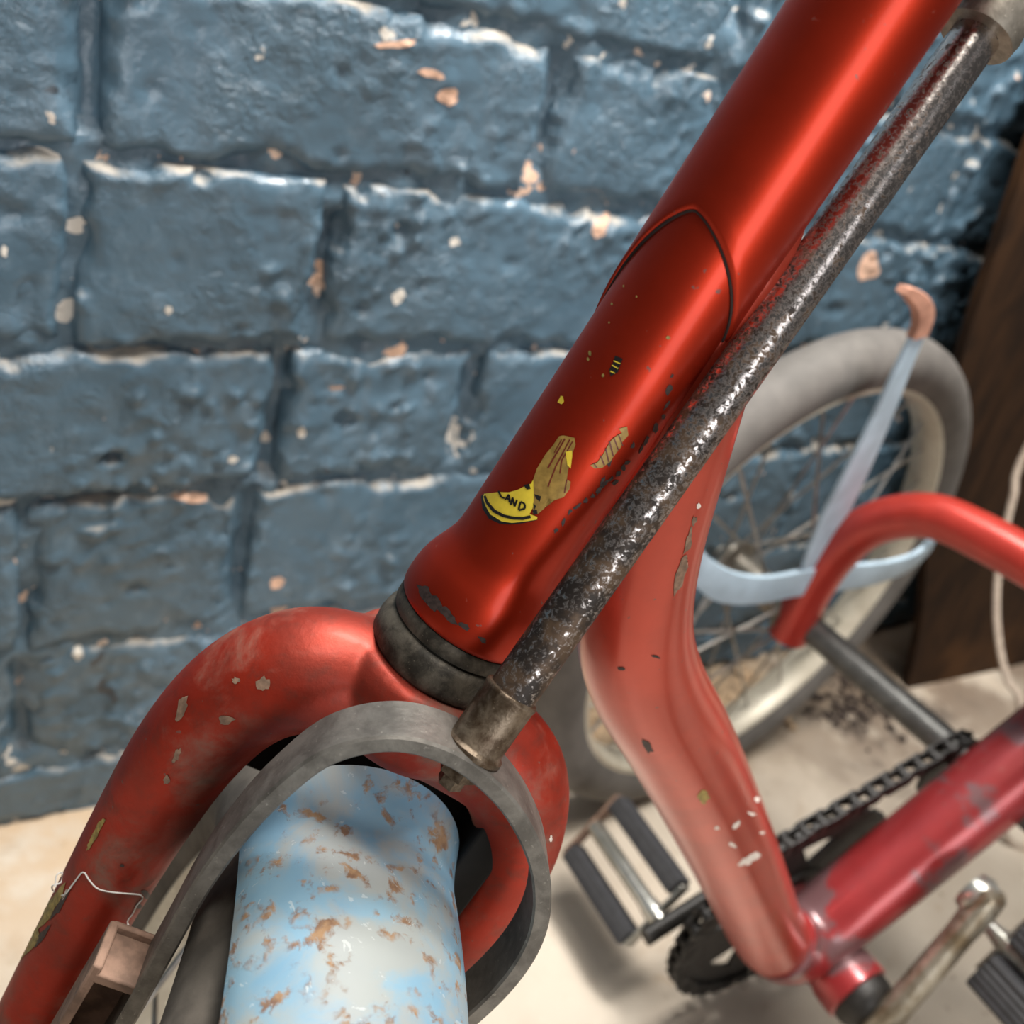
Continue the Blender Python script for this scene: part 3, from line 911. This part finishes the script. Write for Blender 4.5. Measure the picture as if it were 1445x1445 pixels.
g2 = patch('gold_transfer', Z([(880, 465), (930, 442), (970, 385), (1000, 330), (1025, 290), (1060, 262), (1095, 245), (1075, 215), (1130, 200), (1138, 258), (1100, 300), (1085, 345), (1050, 385), (1015, 438), (960, 480), (910, 485)]), T_head, GOLD, hd, .00020)
for p, q, w in [((950, 400), (975, 462), 9), ((985, 350), (1005, 440), 9), ((1010, 300), (1035, 400), 9), ((1040, 275), (1070, 360), 8), ((1072, 255), (1100, 330), 8), ((905, 452), (925, 478), 8)]:
    patch('maroon_stripe', Z(stroke(p, q, w)), T_head, STRIPE, g2, .00030, 4)
patch('yellow_flake', Z([(685, -5), (700, -2), (706, 35), (690, 52), (662, 38)]), T_head, YEL, hd, .0002)
K2 = dict(ox=600, oy=0, k=2.627)
patch('ink_fragment', Z([(705, 1318), (733, 1330), (722, 1360), (715, 1380), (688, 1395), (683, 1372), (697, 1345)], **K2), T_head, INK, hd, .0002)
for p, q in (((700, 1338), (724, 1348)), ((694, 1354), (716, 1366)), ((688, 1376), (704, 1384))): patch('yellow_flake', Z(stroke(p, q, 4), **K2), T_head, YEL, hd, .0003, 3)
for cx, cy, r in ((612, 1310, 9), (605, 1332, 6), (660, 1392, 6), (684, 1196, 4), (694, 1128, 5), (900, 1252, 8), (738, 1062, 4), (785, 1100, 4)):
    patch('gold_fleck', Z([(cx + r * random.uniform(.6, 1.1) * math.cos(a_), cy + r * 1.3 * random.uniform(.6, 1.1) * math.sin(a_)) for a_ in np.linspace(0, 6.28, 7)[:-1]], **K2), T_head, OLIVE, hd, .0002, 3)


def blob(cx, cy, rx, ry, rot=0, n=11, jag=.45):
    out = []
    for k in range(n):
        a_ = 2 * math.pi * k / n; f = 1 - jag * random.random()
        x, y = rx * f * math.cos(a_), ry * f * math.sin(a_)
        out.append((cx + x * math.cos(rot) - y * math.sin(rot), cy + x * math.sin(rot) + y * math.cos(rot)))
    return out


# scuffs along the side of the head tube where the rod has rubbed
rub = [(948, 530), (943, 552), (940, 572), (936, 588), (925, 604), (912, 622), (905, 632), (893, 628), (885, 652), (880, 660), (872, 668), (862, 676), (852, 683), (860, 652), (845, 692), (836, 700), (826, 706), (815, 714), (804, 722), (795, 735), (785, 748), (850, 678), (868, 680)]
for u, v in rub: patch('paint_scuff', blob(u, v, random.uniform(5, 12), random.uniform(2.5, 5), -.9 + random.uniform(-.4, .4), jag=.6), T_head, BARE, hd, .00012)
# worn lower edge of the head tube
for u, v, rx, ry, ro in [(612, 850, 26, 12, .9), (633, 868, 22, 9, .8), (598, 835, 16, 10, 1.1), (655, 884, 14, 6, .6), (680, 902, 10, 4, .6)]:
    patch('paint_scuff', blob(u, v, rx, ry, ro, 14, .55), T_head, BARE, hd, .00012)
T_dt = bvh_of(bpy.data.objects['down_tube'])
dto = bpy.data.objects['down_tube']
for u, v, rx, ry, ro, mt in [(1058, 1212, 20, 8, -.4, PALE), (1040, 1163, 10, 4, -.8, PALE), (1060, 1148, 7, 3, .3, PALE), (1093, 1160, 6, 14, .1, PALE), (1068, 1128, 5, 5, 0, PALE), (1012, 1168, 5, 4, .3, PALE), (1033, 1192, 9, 3, .5, PALE), (1075, 1175, 5, 3, 0, PALE),
                             (914, 1053, 7, 15, -.5, BARE), (992, 1125, 11, 12, 0, OLIVE), (877, 943, 7, 3, .2, BARE), (925, 926, 8, 3, .2, BARE), (985, 713, 4, 5, 0, PALE), (979, 735, 4, 10, .3, TANCHIP), (971, 765, 6, 24, .2, TANCHIP), (960, 812, 8, 34, .25, TANCHIP), (1113, 1205, 3, 10, .1, OLIVE)]:
    patch('paint_chip', blob(u, v, rx, ry, ro, 14, .5), T_dt, mt, dto, .00015)
T_fk = bvh_of(fork_o)
for u, v, rx, ry, ro, mt in [(372, 965, 12, 13, .3, TANCHIP), (333, 960, 7, 6, 0, TANCHIP), (256, 1000, 9, 22, .4, TANCHIP), (250, 1065, 5, 14, .4, TANCHIP), (320, 1015, 14, 8, 0, TANCHIP), (235, 1100, 6, 8, 0, TANCHIP),
                             (138, 1172, 5, 26, .5, OLIVE), (131, 1186, 4, 22, .5, OLIVE), (74, 1278, 9, 40, .58, OLIVE), (86, 1276, 5, 30, .55, BARE), (42, 1330, 10, 40, .58, OLIVE), (92, 1262, 2, 14, .5, PALE), (62, 1318, 5, 26, .6, BARE), (195, 1278, 7, 5, .6, BARE), (205, 1262, 10, 5, .9, BARE), (172, 1221, 4, 3, 0, BARE), (777, 1183, 2.5, 6, .1, PALE)]:
    patch('paint_chip', blob(u, v, rx, ry, ro, 14, .5), T_fk, mt, fork_o, .00015)

# ------------------------------------------------------------------ other things
# board leaning against the wall
edge = spline([(.650, .60), (.662, .50), (.674, .42), (.690, .336), (.728, .230), (.770, .150), (.808, .075), (.835, .0)], 6)
bd = MB(); V = []; n = len(edge)
for (x, z) in edge:
    yb = WY - .020 - .060 * (1 - z / .6)
    for k in range(8):
        xx = x + (1.42 - x) * k / 7; yy = yb - .012 * math.sin(math.pi * k / 7)
        V += [(xx, yy, z), (xx, yy + .008, z)]
F = []
for i in range(n - 1):
    for k in range(7):
        a_ = (i * 8 + k) * 2; b_ = a_ + 16
        F += [(a_, a_ + 2, b_ + 2, b_), (a_ + 1, b_ + 1, b_ + 3, a_ + 3)]
    a_ = i * 16; F += [(a_, a_ + 16, a_ + 17, a_ + 1), (a_ + 14, a_ + 15, a_ + 31, a_ + 30)]
for k in range(7):
    for base_ in (0, (n - 1) * 16):
        a_ = base_ + 2 * k; F.append((a_, a_ + 1, a_ + 3, a_ + 2))
bd.add(V, F); bo = bd.build('leaning_board', mat_board(), None, angle=60)
tag(bo, 'dark brown warped board leaning on the blue wall behind the back wheel', 'board')
# pale cord hanging in front of it
cp = spline([np.array([.750, .352, .592]), np.array([.749, .350, .52]), np.array([.748, .348, .42])]
            + [at_x(u, v, .745) for u, v in [(1446, 640), (1430, 700), (1412, 780), (1406, 850), (1410, 910), (1422, 960), (1440, 1000)]]
            + [np.array([.75, .215, .045]), np.array([.765, .19, .0048]), np.array([.80, .165, .0044])], 8)
cd = MB().sweep(cp, circ(8, .0030), (0, 1, 0)).build('cord', CORD); tag(cd, 'pale cord hanging slack in front of the dark brown board', 'cord')
# cobweb strand on the fork blade
wp = [(78, 1252), (80, 1235), (88, 1232), (86, 1245), (74, 1250), (76, 1258), (90, 1263), (104, 1246), (117, 1231), (126, 1242), (138, 1254), (158, 1259), (180, 1261), (197, 1263), (201, 1268), (193, 1278), (187, 1290), (180, 1300), (184, 1310), (194, 1318)]
pts_ = []
for u, v in wp:
    r = unit(ray(u, v)); h = T_fk.ray_cast(Vector(CAM), Vector(r))
    pts_.append(np.array(h[0]) - r * .0006 if h[0] is not None else CAM + r * (pts_[-1] - CAM).dot(r) if pts_ else at_d(u, v, .262))
web = MB().sweep(spline(pts_, 5), circ(5, .00022), (0, .6, .8)).build('cobweb_strand', WEB); tag(web, 'thin white cobweb strand caught across the red fork blade', 'cobweb')


# crumbs of rubble and soil swept against the wall
def stones(name, n, region, size, mat, label, cat):
    b = MB()
    for _ in range(n):
        x, y = region(); s_ = random.uniform(*size)
        ico = [(0, 0, 1), (0, 0, -.6), (1, 0, .1), (-1, 0, .2), (0, 1, .1), (0, -1, .2), (.6, .6, .5), (-.6, .6, .5), (.6, -.6, .5), (-.6, -.6, .5)]
        bm = bmesh.new()
        for q in ico: bm.verts.new([c * s_ * random.uniform(.6, 1.2) for c in q])
        r = bmesh.ops.convex_hull(bm, input=bm.verts[:])
        bm.verts.ensure_lookup_table(); bm.verts.index_update()
        b.add([(v.co.x + x, v.co.y + y, v.co.z + s_ * .45) for v in bm.verts], [tuple(v.index for v in f.verts) for f in bm.faces])
        bm.free()
    o = b.build(name, mat, None, smooth=False); tag(o, label, cat, kind='stuff'); return o


def band():
    x = min(random.gauss(.52, .08), .66); return x, WY - .016 - abs(random.gauss(0, .024))


def soil():
    return min(max(random.gauss(.755, .030), .69), .815), random.gauss(.355, .018)


stones('rubble', 420, band, (.003, .011), plain('sandy_rubble', (.46, .33, .21), .9, 0, .3, 80, .3), 'sandy brick rubble heaped along the foot of the wall', 'rubble')
stones('soil_crumbs', 120, soil, (.0015, .005), plain('dark_soil', (.05, .035, .028), .95, 0, .3, 200), 'dark soil crumbs on the floor below the back axle', 'soil')
